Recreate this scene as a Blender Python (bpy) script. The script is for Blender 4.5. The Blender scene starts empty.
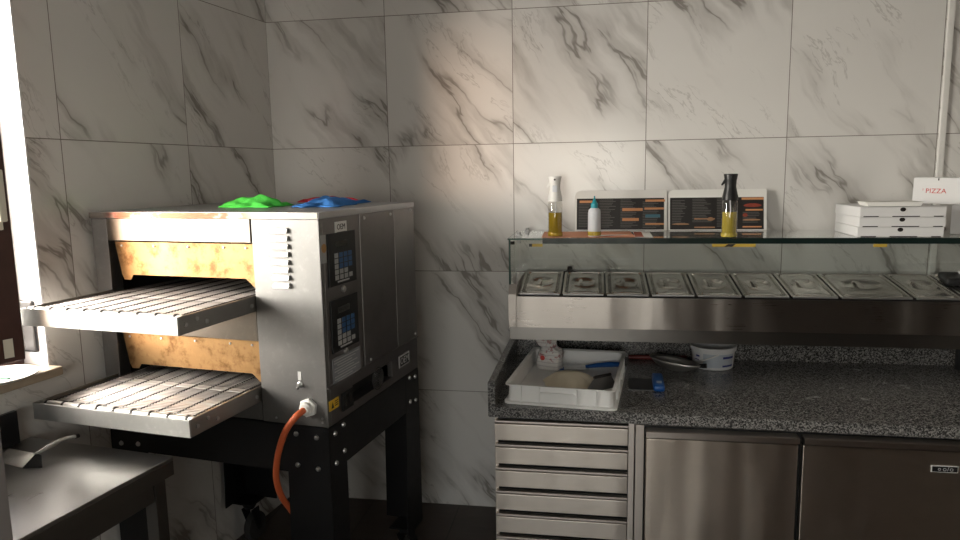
import bpy, bmesh, math, random
from mathutils import Vector, Matrix, Euler
random.seed(7)
PI = math.pi
scene = bpy.context.scene
col = scene.collection

# ------------------------------------------------------------------ materials
class N:
    def __init__(s, name):
        s.m = bpy.data.materials.new(name); s.m.use_nodes = True
        s.t = s.m.node_tree; s.t.nodes.clear()
        s.out = s.t.nodes.new('ShaderNodeOutputMaterial')
    def n(s, typ, ins=None, **kw):
        nd = s.t.nodes.new(typ)
        for k, v in kw.items(): setattr(nd, k, v)
        for k, v in (ins or {}).items():
            if hasattr(v, 'is_output'): s.t.links.new(v, nd.inputs[k])
            else: nd.inputs[k].default_value = v
        return nd
    def math(s, op, a, b=0.0, c=0.0, clamp=False):
        nd = s.n('ShaderNodeMath', operation=op, use_clamp=clamp)
        for i, v in enumerate((a, b, c)):
            if hasattr(v, 'is_output'): s.t.links.new(v, nd.inputs[i])
            else: nd.inputs[i].default_value = v
        return nd.outputs[0]
    def mix(s, fac, a, b):
        nd = s.n('ShaderNodeMix', data_type='RGBA')
        for i, v in ((0, fac), (6, a), (7, b)):
            if hasattr(v, 'is_output'): s.t.links.new(v, nd.inputs[i])
            else: nd.inputs[i].default_value = v if i == 0 else (tuple(v) + (1,))[:4]
        return nd.outputs[2]
    def smooth(s, v, a, b):
        nd = s.n('ShaderNodeMapRange', interpolation_type='SMOOTHSTEP')
        s.t.links.new(v, nd.inputs[0]); nd.inputs[1].default_value = a; nd.inputs[2].default_value = b
        return nd.outputs[0]
    def noise(s, vec, scale, detail=3, rough=.5, dist=0.0, out=0):
        nd = s.n('ShaderNodeTexNoise', {'Vector': vec, 'Scale': scale, 'Detail': detail, 'Roughness': rough, 'Distortion': dist})
        return nd.outputs[out]
    def obj(s): return s.n('ShaderNodeTexCoord').outputs['Object']
    def map(s, vec, loc=(0,0,0), rot=(0,0,0), sc=(1,1,1)):
        return s.n('ShaderNodeMapping', {'Vector': vec, 'Location': loc, 'Rotation': rot, 'Scale': sc}).outputs[0]
    def bsdf(s, color, rough=.5, metal=0.0, spec=.5, bump=None, bstr=.1, bdist=.002, **kw):
        b = s.n('ShaderNodeBsdfPrincipled')
        def setv(k, v):
            if hasattr(v, 'is_output'): s.t.links.new(v, b.inputs[k])
            else: b.inputs[k].default_value = v
        setv('Base Color', color if hasattr(color, 'is_output') else (tuple(color) + (1,))[:4])
        setv('Roughness', rough); setv('Metallic', metal); setv('Specular IOR Level', spec)
        for k, v in kw.items(): setv(k.replace('_', ' '), v)
        if bump is not None:
            bn = s.n('ShaderNodeBump', {'Height': bump, 'Strength': bstr, 'Distance': bdist})
            s.t.links.new(bn.outputs[0], b.inputs['Normal'])
        s.t.links.new(b.outputs[0], s.out.inputs[0])
        return s.m

def plain(name, color, rough=.5, metal=0.0, spec=.5, var=.06, scale=30, bstr=.05):
    k = N(name); o = k.obj()
    nz = k.noise(o, scale, 4, .6)
    c2 = tuple(max(0, c * (1 - var * 2)) for c in color)
    c = k.mix(nz, color, c2)
    r = k.math('ADD', k.math('MULTIPLY', nz, .12), rough - .06)
    return k.bsdf(c, r, metal, spec, bump=nz, bstr=bstr)

def steel(name, color=(.56,.54,.52), rough=.27, axis='z', warp=.0, stain=None, grain=.05, smear=.12, aniso=None):
    """brushed stainless: fine grain stretched along one axis, uneven polish"""
    k = N(name); o = k.obj()
    sc = {'x': (2,160,160), 'y': (160,2,160), 'z': (160,160,2)}[axis]
    g = k.noise(k.map(o, sc=sc), 3, 3, .6)
    big = k.noise(o, 4.5, 4, .6)
    c = k.mix(k.math('MULTIPLY', g, .18), color, tuple(x * .72 for x in color))
    c = k.mix(k.math('MULTIPLY', k.smooth(big, .45, .75), smear * 2), c, tuple(x * .6 for x in color))
    if stain:
        st = k.smooth(k.noise(k.map(o, sc=(3,3,6)), 3.0, 5, .62), stain[1], stain[2])
        c = k.mix(k.math('MULTIPLY', st, stain[3]), c, stain[0])
    r = k.math('ADD', k.math('MULTIPLY', g, grain * 2), k.math('ADD', k.math('MULTIPLY', big, .16), rough - .10))
    h = g; kw = {}
    if aniso: kw = dict(Anisotropic=.85, Tangent=k.n('ShaderNodeCombineXYZ', {0: aniso[0], 1: aniso[1], 2: aniso[2]}).outputs[0])
    if warp:
        h = k.math('ADD', k.math('MULTIPLY', g, .02), k.math('MULTIPLY', k.noise(k.map(o, sc=(4.5,3.2,.8)), 1.6, 1, .4), warp))
        return k.bsdf(c, r, 1.0, .5, bump=h, bstr=.6, bdist=.02, **kw)
    return k.bsdf(c, r, 1.0, .5, bump=h, bstr=.05, bdist=.001, **kw)

def satin(name, color, rough, stain=None, sscale=6.0, span=None):
    """dull, cloudy sheet steel without a visible grain"""
    k = N(name); o = k.obj()
    a = k.noise(o, 5, 4, .6); b = k.noise(k.map(o, loc=(4,2,1)), 40, 4, .65)
    c = k.mix(k.math('MULTIPLY', k.smooth(a, .35, .75), .35), color, tuple(x * .6 for x in color))
    c = k.mix(k.math('MULTIPLY', k.smooth(b, .5, .75), .25), c, tuple(min(1, x * 1.5) for x in color))
    if stain:
        s1 = k.smooth(k.noise(k.map(o, loc=(1,3,2)), sscale, 6, .68), stain[1], stain[2])
        if span:   # the scorch sits over the oven mouth only
            sx = k.n('ShaderNodeSeparateXYZ', {0: o}).outputs[0]
            s1 = k.math('MULTIPLY', s1, k.math('SUBTRACT', 1.0, k.smooth(k.math('ABSOLUTE', k.math('SUBTRACT', sx, span[0])), span[1] * .7, span[1])))
        c = k.mix(k.math('MULTIPLY', s1, stain[3]), c, stain[0])
    r = k.math('ADD', rough - .06, k.math('MULTIPLY', a, .12))
    return k.bsdf(c, r, 1.0, .5, bump=b, bstr=.03, bdist=.001)

def marble_tiles(name, u_axis, off, tile=.6, seed=0.0):
    k = N(name); o = k.obj()
    sep = k.n('ShaderNodeSeparateXYZ', {0: o})
    u = k.math('DIVIDE', k.math('SUBTRACT', sep.outputs[u_axis], off), tile)
    v = k.math('DIVIDE', sep.outputs[2], tile)
    fu, fv = k.math('FLOOR', u), k.math('FLOOR', v)
    cell = k.n('ShaderNodeCombineXYZ', {0: fu, 1: fv, 2: seed + .37}).outputs[0]
    wn = k.n('ShaderNodeTexWhiteNoise', {'Vector': cell}, noise_dimensions='3D').outputs['Color']
    offv = k.n('ShaderNodeVectorMath', {0: wn, 3: 40.0}, operation='SCALE').outputs[0]
    p0 = k.n('ShaderNodeCombineXYZ', {0: k.math('MULTIPLY', u, tile), 1: k.math('MULTIPLY', v, tile), 2: 0.0}).outputs[0]
    p = k.n('ShaderNodeVectorMath', {0: p0, 1: offv}, operation='ADD').outputs[0]
    # domain warp, then veins running down to the right
    wv = k.noise(p, 2.2, 4, .55, out=1)
    ws = k.n('ShaderNodeVectorMath', {0: k.n('ShaderNodeVectorMath', {0: wv, 1: (.5,.5,.5)}, operation='SUBTRACT').outputs[0], 3: .20}, operation='SCALE').outputs[0]
    q = k.n('ShaderNodeVectorMath', {0: p, 1: ws}, operation='ADD').outputs[0]
    q = k.n('ShaderNodeVectorRotate', {'Vector': q, 'Angle': math.radians(52)}, rotation_type='Z_AXIS').outputs[0]
    st = k.map(q, sc=(.55, 3.4, 1))
    n1 = k.noise(st, 1.1, 5, .56)
    ridge1 = k.math('ABSOLUTE', k.math('SUBTRACT', n1, .5))
    vein1 = k.math('SUBTRACT', 1.0, k.smooth(ridge1, .0, .018))
    soft1 = k.math('SUBTRACT', 1.0, k.smooth(ridge1, .0, .10))
    n2 = k.noise(k.map(q, loc=(3,7,0), sc=(1.2, 5.5, 1)), 2.1, 5, .6)
    ridge2 = k.math('ABSOLUTE', k.math('SUBTRACT', n2, .5))
    vein2 = k.math('SUBTRACT', 1.0, k.smooth(ridge2, .0, .018))
    mask = k.smooth(k.noise(k.map(q, sc=(1, 2.2, 1)), 1.7, 2, .5), .45, .62)
    mask2 = k.smooth(k.noise(k.map(q, loc=(5,1,3), sc=(1,2,1)), 2.2, 2, .5), .50, .64)
    f = k.math('ADD', k.math('MULTIPLY', vein1, k.math('MULTIPLY', mask, .60)),
               k.math('ADD', k.math('MULTIPLY', soft1, k.math('MULTIPLY', mask, .46)), k.math('MULTIPLY', vein2, k.math('MULTIPLY', mask2, .40))), clamp=True)
    cloud = k.noise(p, 3.0, 3, .5)
    base = k.mix(cloud, (.74,.725,.70), (.68,.665,.64))
    c = k.mix(f, base, (.28,.26,.24))
    du = k.math('PINGPONG', u, .5); dv = k.math('PINGPONG', v, .5)
    d = k.math('MINIMUM', du, dv)
    g = k.math('LESS_THAN', d, .0016 / tile)
    c = k.mix(g, c, (.20,.18,.16))
    rough = k.math('ADD', k.math('MULTIPLY', g, .5), k.math('ADD', .13, k.math('MULTIPLY', k.noise(o, 6, 3, .5), .10)))
    hgt = k.smooth(d, .0, .004 / tile)
    return k.bsdf(c, rough, 0, .5, bump=hgt, bstr=.25, bdist=.001)

def granite(name):
    k = N(name); o = k.obj()
    a = k.n('ShaderNodeTexVoronoi', {'Vector': o, 'Scale': 250.0}).outputs['Color']
    sa = k.n('ShaderNodeSeparateColor', {0: a}).outputs[0]
    b = k.noise(o, 260, 3, .7)
    v = k.math('ADD', k.math('MULTIPLY', sa, .6), k.math('MULTIPLY', b, .5))
    ramp = k.n('ShaderNodeValToRGB', {0: v})
    e = ramp.color_ramp.elements
    e[0].position = .22; e[0].color = (.018,.018,.019,1)
    e[1].position = .88; e[1].color = (.34,.33,.315,1)
    x = e.new(.50); x.color = (.07,.068,.066,1)
    x = e.new(.66); x.color = (.20,.195,.19,1)
    dust = k.smooth(k.noise(o, 7, 5, .65), .60, .80)
    c = k.mix(k.math('MULTIPLY', dust, .22), ramp.outputs[0], (.5,.49,.47))
    return k.bsdf(c, k.math('ADD', .20, k.math('MULTIPLY', dust, .35)), 0, .5)

def floor_mat(name):
    k = N(name); o = k.obj()
    sep = k.n('ShaderNodeSeparateXYZ', {0: o})
    u = k.math('DIVIDE', sep.outputs[0], .45); v = k.math('DIVIDE', sep.outputs[1], .45)
    d = k.math('MINIMUM', k.math('PINGPONG', u, .5), k.math('PINGPONG', v, .5))
    g = k.math('LESS_THAN', d, .006)
    n = k.noise(k.map(o, sc=(2,9,2)), 3, 5, .6)
    c = k.mix(n, (.075,.055,.045), (.03,.023,.02))
    c = k.mix(g, c, (.02,.017,.015))
    return k.bsdf(c, .42, 0, .4, bump=k.smooth(d, 0, .012), bstr=.2)

def glass_mat(name, tint=(.86,.93,.90), refl=.10, rough=.02):
    k = N(name)
    tr = k.n('ShaderNodeBsdfTransparent', {0: tint + (1,)})
    gl = k.n('ShaderNodeBsdfGlossy', {'Color': (1,1,1,1), 'Roughness': rough})
    lw = k.n('ShaderNodeLayerWeight', {'Blend': .5})
    fac = k.math('ADD', k.math('MULTIPLY', k.math('POWER', lw.outputs['Facing'], 5.0), .9), .02 + refl * .25, clamp=True)
    mx = k.n('ShaderNodeMixShader', {0: fac, 1: tr.outputs[0], 2: gl.outputs[0]})
    k.t.links.new(mx.outputs[0], k.out.inputs[0])
    return k.m

def emit(name, color, strength):
    k = N(name)
    e = k.n('ShaderNodeEmission', {0: color + (1,), 1: strength})
    k.t.links.new(e.outputs[0], k.out.inputs[0]); return k.m

M = {}
M['tile_back'] = marble_tiles('marble_tile_back', 0, .5905, seed=3.0)
M['tile_left'] = marble_tiles('marble_tile_left', 1, 0.0, seed=11.0)
M['tile_other'] = marble_tiles('marble_tile_other', 1, 0.1, seed=23.0)
M['plaster'] = plain('white_plaster', (.72,.70,.66), .7, var=.04)
M['plaster_warm'] = plain('warm_plaster', (.74,.63,.52), .7, var=.04)
M['reveal'] = plain('white_reveal_paint', (.86,.87,.90), .6, var=.02)
M['ceiling'] = plain('ceiling_paint', (.70,.69,.67), .8, var=.02)
M['floor'] = floor_mat('brown_floor_tile')
M['granite'] = granite('speckled_granite')
M['steel'] = steel('brushed_steel', (.54,.49,.45), .30, axis='x', aniso=(0,0,1))
M['steel_h'] = steel('brushed_steel_across', (.52,.47,.42), .30, axis='x', warp=.55, aniso=(0,0,1))
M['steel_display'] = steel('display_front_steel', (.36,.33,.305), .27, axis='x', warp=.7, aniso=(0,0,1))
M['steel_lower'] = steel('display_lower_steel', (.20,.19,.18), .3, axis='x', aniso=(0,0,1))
M['steel_door'] = steel('brushed_steel_door', (.60,.53,.46), .32, axis='x', warp=.6, aniso=(0,0,1))
M['steel_oven'] = satin('oven_steel', (.225,.22,.215), .50)
M['louvre'] = satin('louvre_steel', (.85,.84,.82), .55)
M['steel_side'] = steel('oven_side_steel', (.24,.225,.225), .36, axis='z', smear=.2)
M['steel_side_b'] = steel('oven_rear_side_steel', (.32,.305,.30), .36, axis='z', smear=.2)
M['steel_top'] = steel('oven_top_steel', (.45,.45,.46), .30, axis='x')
M['steel_burnt'] = satin('heat_tinted_steel', (.27,.245,.22), .45, ((.26,.045,.02), .36, .50, .9), 14.0, (-.52, .33))
M['flap'] = satin('scorched_flap_steel', (.44,.27,.125), .48, ((.16,.08,.035), .46, .68, .85), 16.0)
M['band'] = satin('warm_tinted_steel', (.25,.22,.185), .34)
M['belt'] = satin('belt_wire', (.44,.41,.39), .45)
M['tray'] = satin('crumb_tray_steel', (.42,.39,.36), .50, ((.16,.085,.05), .44, .62, .9), 5.0)
M['guard'] = satin('guard_steel', (.56,.56,.545), .50)
M['guard_side'] = steel('guard_side_steel', (.40,.39,.37), .42, axis='y')
M['chain'] = plain('dark_chain', (.03,.026,.024), .5, .6)
M['table_steel'] = steel('table_steel', (.34,.34,.335), .30, axis='y', smear=.06, grain=.02)
M['table_edge'] = steel('table_edge_steel', (.17,.165,.16), .34, axis='y')
M['black_steel'] = plain('black_painted_steel', (.007,.007,.008), .42, 0, .4, var=.1)
M['black'] = plain('black_plastic', (.010,.010,.011), .38, 0, .4)
M['matte_black'] = plain('matte_black', (.008,.008,.008), .8, 0, .1)
M['dark'] = plain('oven_cavity', (.012,.010,.009), .7)
M['rubber'] = plain('grey_rubber', (.035,.034,.033), .6)
M['bolt'] = steel('bolt_steel', (.55,.55,.55), .35)
M['white_plastic'] = plain('white_plastic', (.80,.79,.76), .35, 0, .4, var=.03)
M['white_label'] = plain('white_label', (.78,.78,.77), .5, var=.03)
M['tray_plastic'] = plain('dough_tray_plastic', (.87,.87,.86), .42, 0, .4, var=.03, scale=14)
M['grey_label'] = plain('grey_label', (.22,.23,.25), .45, var=.05)
M['print_grey'] = plain('grey_print', (.45,.45,.46), .5)
M['orange_cable'] = plain('orange_cable', (.62,.13,.045), .45, 0, .4, var=.08)
M['yellow'] = plain('yellow_label', (.75,.47,.03), .45)
M['tape_yellow'] = plain('yellow_tape', (.55,.38,.05), .45)
M['gold'] = plain('gold_seal', (.42,.22,.06), .4)
M['btn_blue'] = plain('blue_button', (.02,.085,.22), .4)
M['btn_white'] = plain('pale_button', (.36,.36,.36), .4)
M['lcd'] = plain('lcd_window', (.035,.036,.034), .2)
M['wood'] = plain('dark_brown_wood', (.075,.025,.018), .4, 0, .4, var=.25, scale=18)
M['cream'] = plain('cream_plastic', (.76,.71,.60), .4)
M['sill'] = plain('beige_stone_sill', (.40,.33,.25), .45, var=.1, scale=60)
M['grey_trim'] = plain('grey_painted_frame', (.30,.285,.285), .55)
M['white_trim'] = plain('white_edge_trim', (.78,.77,.74), .35)
M['green_cloth'] = plain('green_microfibre', (.10,.72,.10), .95, 0, .1, var=.12, scale=120, bstr=.5)
M['blue_cloth'] = plain('blue_microfibre', (.05,.20,.55), .95, 0, .1, var=.15, scale=120, bstr=.5)
M['red_cloth'] = plain('red_cloth', (.60,.06,.08), .95, 0, .1, var=.15, scale=120, bstr=.5)
M['blue_plastic'] = plain('blue_plastic', (.015,.11,.40), .35, 0, .45)
M['teal'] = plain('teal_plastic', (.02,.30,.36), .35)
M['paper'] = plain('white_paper', (.80,.79,.76), .75, 0, .2, var=.02)
M['salmon'] = plain('salmon_paper', (.80,.38,.24), .65, 0, .2, var=.05)
M['rust'] = plain('rust_red_print', (.42,.10,.05), .6)
M['menu_black'] = plain('black_menu_print', (.022,.020,.019), .35, 0, .4)
M['menu_text'] = plain('menu_grey_text', (.11,.105,.10), .5)
M['menu_orange'] = plain('menu_orange_heading', (.62,.28,.12), .5)
M['menu_tan'] = plain('menu_tan_picture', (.50,.27,.14), .5, var=.3)
M['menu_red'] = plain('menu_red_picture', (.38,.06,.03), .5, var=.3, scale=60)
M['menu_blue'] = plain('menu_blue_text', (.05,.16,.22), .5)
M['card'] = plain('white_cardboard', (.76,.755,.755), .75, 0, .2, var=.02)
M['red_print'] = plain('red_print', (.62,.07,.06), .6)
M['pinkline'] = plain('pink_print', (.70,.28,.24), .6)
M['glass'] = glass_mat('display_glass', (.965,.98,.972), .10)
M['glass_top'] = glass_mat('shelf_glass', (.95,.97,.96), .22)
M['glass_edge'] = plain('dark_glass_edge', (.010,.020,.018), .15, 0, .5)
M['green_edge'] = plain('green_glass_edge', (.05,.10,.085), .15, 0, .5)
M['pane'] = glass_mat('window_glass', (.95,.97,.97), .05)
M['bottle'] = glass_mat('bottle_plastic', (.90,.90,.88), .15)
M['oil'] = plain('olive_oil', (.40,.27,.020), .12, 0, .5)
M['oil_pale'] = plain('pale_oil', (.46,.36,.06), .12, 0, .5)
M['milky'] = plain('milky_plastic', (.66,.68,.72), .35, 0, .4)
M['flour_paper'] = plain('flour_bag_paper', (.72,.70,.68), .7, 0, .2, var=.05)
M['dough'] = plain('pale_dough', (.86,.78,.62), .75, 0, .25, var=.07, scale=12)
M['alu'] = steel('cast_aluminium', (.70,.69,.67), .42)
M['bucket'] = plain('bucket_plastic', (.74,.74,.75), .38, 0, .4)
M['navy'] = plain('navy_print', (.03,.04,.20), .5)
M['paleblue'] = plain('pale_blue_print', (.50,.55,.62), .5)
M['darkred'] = plain('dark_red_plastic', (.16,.025,.02), .45)
M['grey_blade'] = steel('dark_blade', (.16,.16,.165), .38, axis='x')
M['out_ground'] = plain('outside_paving', (.5,.48,.45), .8)

# ------------------------------------------------------------------ mesh kit
class MB:
    def __init__(s): s.bm = bmesh.new()
    def _xf(s, vs, mat):
        if mat is not None: bmesh.ops.transform(s.bm, matrix=mat, verts=vs)
    def box(s, x0, x1, y0, y1, z0, z1, bev=0.0, seg=2, mat=None):
        r = bmesh.ops.create_cube(s.bm, size=1.0); vs = r['verts']
        for v in vs:
            v.co = Vector((x0 + (v.co.x + .5) * (x1 - x0), y0 + (v.co.y + .5) * (y1 - y0), z0 + (v.co.z + .5) * (z1 - z0)))
        if bev:
            es = list({e for v in vs for e in v.link_edges})
            rb = bmesh.ops.bevel(s.bm, geom=es, offset=bev, segments=seg, affect='EDGES', profile=.6)
            vs = list({v for f in rb['faces'] for v in f.verts} | {v for v in vs if v.is_valid})
        s._xf(vs, mat); return s
    def prism(s, pts, a0, a1, axis='y', bev=0.0, mat=None):
        """closed outline extruded along axis; pts are the two other coordinates in order"""
        def P(p, a):
            return {'y': (p[0], a, p[1]), 'z': (p[0], p[1], a), 'x': (a, p[0], p[1])}[axis]
        A = [s.bm.verts.new(P(p, a0)) for p in pts]; B = [s.bm.verts.new(P(p, a1)) for p in pts]
        n = len(pts)
        fs = [s.bm.faces.new(A), s.bm.faces.new(B[::-1])]
        for i in range(n): fs.append(s.bm.faces.new((A[i], B[i], B[(i + 1) % n], A[(i + 1) % n])))
        vs = A + B
        bmesh.ops.recalc_face_normals(s.bm, faces=fs)
        if bev:
            es = list({e for f in fs for e in f.edges})
            rb = bmesh.ops.bevel(s.bm, geom=es, offset=bev, segments=2, affect='EDGES')
            vs = list({v for f in rb['faces'] for v in f.verts} | {v for v in vs if v.is_valid})
        s._xf(vs, mat); return s
    def lathe(s, prof, seg=32, mat=None, sx=1.0, sy=1.0, close=True):
        rings = []
        for r, z in prof:
            if r < 1e-6: rings.append([s.bm.verts.new((0, 0, z))])
            else: rings.append([s.bm.verts.new((r * sx * math.cos(2 * PI * i / seg), r * sy * math.sin(2 * PI * i / seg), z)) for i in range(seg)])
        fs = []
        for a, b in zip(rings, rings[1:]):
            if len(a) == 1 and len(b) == 1: continue
            for i in range(seg):
                j = (i + 1) % seg
                if len(a) == 1: fs.append(s.bm.faces.new((a[0], b[j], b[i])))
                elif len(b) == 1: fs.append(s.bm.faces.new((a[i], a[j], b[0])))
                else: fs.append(s.bm.faces.new((a[i], a[j], b[j], b[i])))
        bmesh.ops.recalc_face_normals(s.bm, faces=fs)
        s._xf([v for r in rings for v in r], mat); return s
    def tube(s, pts, r, seg=10, closed=False, caps=True, flat=1.0):
        pts = [Vector(p) for p in pts]; n = len(pts)
        rad = r if isinstance(r, (list, tuple)) else [r] * n
        rings = []; up = None
        for i, p in enumerate(pts):
            if closed: t = pts[(i + 1) % n] - pts[i - 1]
            else: t = pts[min(i + 1, n - 1)] - pts[max(i - 1, 0)]
            t.normalize()
            if up is None:
                up = Vector((0, 0, 1)) if abs(t.z) < .9 else Vector((0, 1, 0))
            x = t.cross(up)
            if x.length < 1e-5: x = t.cross(Vector((1, 0, 0)))
            x.normalize(); y = x.cross(t); y.normalize(); up = y
            rings.append([s.bm.verts.new(p + rad[i] * (x * math.cos(2 * PI * k / seg) + y * flat * math.sin(2 * PI * k / seg))) for k in range(seg)])
        fs = []
        for i in range(n if closed else n - 1):
            a, b = rings[i], rings[(i + 1) % n]
            for k in range(seg): fs.append(s.bm.faces.new((a[k], a[(k + 1) % seg], b[(k + 1) % seg], b[k])))
        if caps and not closed:
            fs.append(s.bm.faces.new(rings[0][::-1])); fs.append(s.bm.faces.new(rings[-1]))
        bmesh.ops.recalc_face_normals(s.bm, faces=fs)
        return s
    def cyl(s, p0, p1, r, seg=20): return s.tube([p0, p1], r, seg)
    def grid(s, nx, ny, fn, thick=0.0):
        """height-field sheet fn(u,v)->(x,y,z); thick gives it an underside"""
        T = [[s.bm.verts.new(fn(i / nx, j / ny)) for j in range(ny + 1)] for i in range(nx + 1)]
        fs = []
        for i in range(nx):
            for j in range(ny): fs.append(s.bm.faces.new((T[i][j], T[i + 1][j], T[i + 1][j + 1], T[i][j + 1])))
        if thick:
            B = [[s.bm.verts.new(Vector(v.co) - Vector((0, 0, thick))) for v in r] for r in T]
            for i in range(nx):
                for j in range(ny): fs.append(s.bm.faces.new((B[i][j], B[i][j + 1], B[i + 1][j + 1], B[i + 1][j])))
            for i in range(nx):
                fs.append(s.bm.faces.new((T[i + 1][0], T[i][0], B[i][0], B[i + 1][0])))
                fs.append(s.bm.faces.new((T[i][ny], T[i + 1][ny], B[i + 1][ny], B[i][ny])))
            for j in range(ny):
                fs.append(s.bm.faces.new((T[0][j], T[0][j + 1], B[0][j + 1], B[0][j])))
                fs.append(s.bm.faces.new((T[nx][j + 1], T[nx][j], B[nx][j], B[nx][j + 1])))
        bmesh.ops.recalc_face_normals(s.bm, faces=fs); return s
    def build(s, name, mat, parent=None, smooth=False, loc=(0,0,0), rot=(0,0,0)):
        me = bpy.data.meshes.new(name); s.bm.to_mesh(me); s.bm.free()
        me.materials.append(M[mat] if isinstance(mat, str) else mat)
        if smooth:
            for p in me.polygons: p.use_smooth = True
            try: me.set_sharp_from_angle(angle=math.radians(40))
            except Exception: pass
        o = bpy.data.objects.new(name, me); col.objects.link(o)
        o.location = loc; o.rotation_euler = rot
        if parent: o.parent = parent
        return o

def tag(o, label, cat, group=None, kind=None):
    o['label'] = label; o['category'] = cat
    if group: o['group'] = group
    if kind: o['kind'] = kind
    return o
def thing(name, label, cat, loc=(0,0,0), rz=0.0, group=None):
    o = bpy.data.objects.new(name, None); col.objects.link(o)
    o.empty_display_size = .05; o.location = loc; o.rotation_euler = (0, 0, rz)
    return tag(o, label, cat, group)
def struct(o): o['kind'] = 'structure'; return o
def children(o): return [c for c in bpy.data.objects if c.parent == o]
def copy_tree(o, parent=None):
    c = o.copy(); col.objects.link(c)
    if parent: c.parent = parent
    for ch in children(o): copy_tree(ch, c)
    return c
def text_mesh(txt, size, name, mat, parent, matrix, ext=.0004, spread=1.0):
    cu = bpy.data.curves.new('txt', 'FONT'); cu.body = txt; cu.size = size; cu.extrude = ext
    cu.align_x = 'CENTER'; cu.align_y = 'CENTER'; cu.resolution_u = 2; cu.space_character = spread
    to = bpy.data.objects.new('txt', cu); col.objects.link(to)
    dg = bpy.context.evaluated_depsgraph_get(); dg.update()
    me = bpy.data.meshes.new_from_object(to.evaluated_get(dg)); me.name = name
    bpy.data.objects.remove(to); bpy.data.curves.remove(cu)
    me.transform(matrix); me.materials.clear(); me.materials.append(M[mat])
    o = bpy.data.objects.new(name, me); col.objects.link(o); o.parent = parent
    return o
FRONT = Matrix.Rotation(PI / 2, 4, 'X')                       # text facing -y
SIDE = Matrix.Rotation(PI / 2, 4, 'Z') @ Matrix.Rotation(PI / 2, 4, 'X')   # text facing +x

# ------------------------------------------------------------------ camera
f_px, YAW, PITCH, ROLL = 690.0, .1646, .14, -.0166
CAM = Vector((1.5617, -3.2395, 1.6688))
def ray(u, v):
    a, b = (u - 480) / f_px, (270 - v) / f_px
    c, s = math.cos(ROLL), math.sin(ROLL); a, b = c * a - s * b, s * a + c * b
    c, s = math.cos(PITCH), math.sin(PITCH); y, z, x = c + s * b, -s + c * b, a
    c, s = math.cos(YAW), math.sin(YAW)
    return Vector((c * x - s * y, s * x + c * y, z))
fw = ray(480, 270).normalized()
rt = (ray(481, 270) - ray(480, 270)).normalized()
up = rt.cross(fw)
cam = bpy.data.cameras.new('camera'); cam.sensor_width = 36; cam.lens = 36 * f_px / 960; cam.clip_start = .02
co = bpy.data.objects.new('camera', cam); col.objects.link(co)
co.matrix_world = Matrix(((rt.x, up.x, -fw.x, CAM.x), (rt.y, up.y, -fw.y, CAM.y), (rt.z, up.z, -fw.z, CAM.z), (0, 0, 0, 1)))
scene.camera = co

# ------------------------------------------------------------------ room shell
PHI = .14
H = 2.95
YF = -5.6
TRX = 3.006
struct(MB().box(-2.2, 5.2, YF - .2, .2, -.1, 0).build('floor', 'floor'))
struct(MB().box(-2.2, 5.2, YF - .2, .2, H, H + .1).build('ceiling', 'ceiling'))
struct(MB().box(-.3, 5.2, 0, .2, 0, H).build('wall_back', 'tile_back'))
struct(MB().box(5.0, 5.2, YF, 0, 0, H).build('wall_right', 'tile_other'))
struct(MB().box(TRX - .010, TRX + .014, -.012, .01, .90, H - .001, bev=.004).build('trim_1', 'white_trim'))
# wall_left: local x = into the room, local y = -(distance along the wall from the corner)
WL0, WL1, WZ0, WZ1, WT = 1.325, 2.27, 1.066, 2.42, .24
w = MB()
w.box(-WT, 0, -WL0, .05, 0, H); w.box(-WT, 0, -5.9, -WL1, 0, H)
w.box(-WT, 0, -WL1, -WL0, 0, WZ0); w.box(-WT, 0, -WL1, -WL0, WZ1, H)
struct(w.build('wall_left', 'tile_left', rot=(0, 0, -PHI)))
# plastered window reveal
w = MB()
w.box(-WT, .0, -WL0 - .006, -WL0 + .0, WZ0, WZ1); w.box(-WT, .0, -WL1, -WL1 + .006, WZ0, WZ1); w.box(-WT, .0, -WL1, -WL0, WZ1 - .006, WZ1)
struct(w.build('trim_2', 'reveal', rot=(0, 0, -PHI)))
# window: brown wooden frame, sash with handle and pane
win = bpy.data.objects.new('window_1', None); col.objects.link(win); win.rotation_euler = (0, 0, -PHI); struct(win)
a, b = -WL1 + .006, -WL0 - .006
fr = MB(); d0, d1 = -.17, -.10
fr.box(d0, d1, b - .030, b, WZ0 + .006, WZ1, bev=.004); fr.box(d0, d1, a, a + .055, WZ0 + .006, WZ1, bev=.004)
fr.box(d0, d1, a, b, WZ0 + .004, WZ0 + .06, bev=.004); fr.box(d0, d1, a, b, WZ1 - .06, WZ1 - .006, bev=.004)
fr.build('window_frame', 'wood', win)
# the sash stands ajar, hinged on the side nearer the camera
hy, fy, hd, fd = a + .05, -1.50, -.075, .12
SL = math.hypot(fy - hy, fd - hd); ex = Vector((fd - hd, fy - hy, 0)) / SL; ey = Vector((-ex.y, ex.x, 0))
SM = Matrix(((ex.x, ey.x, 0, hd), (ex.y, ey.y, 0, hy), (0, 0, 1, 0), (0, 0, 0, 1)))
SZ0, SZ1 = 1.145, WZ1 - .03
sa = MB()
sa.box(0, .085, 0, .055, SZ0, SZ1, bev=.005, mat=SM); sa.box(SL - .10, SL, 0, .055, SZ0, SZ1, bev=.005, mat=SM)
sa.box(.08, SL - .09, 0, .055, SZ0, SZ0 + .10, bev=.005, mat=SM); sa.box(.08, SL - .09, 0, .055, SZ1 - .09, SZ1, bev=.005, mat=SM)
sash = sa.build('window_sash', 'wood', win)
MB().box(SL + .0002, SL + .004, .010, .022, SZ0 + .01, SZ1 - .01, mat=SM).build('edge_seal', 'white_trim', win)
MB().box(SL + .0002, SL + .003, .024, .054, SZ0 + .01, SZ1 - .01, mat=SM).build('edge_gasket', 'black', win)
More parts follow.
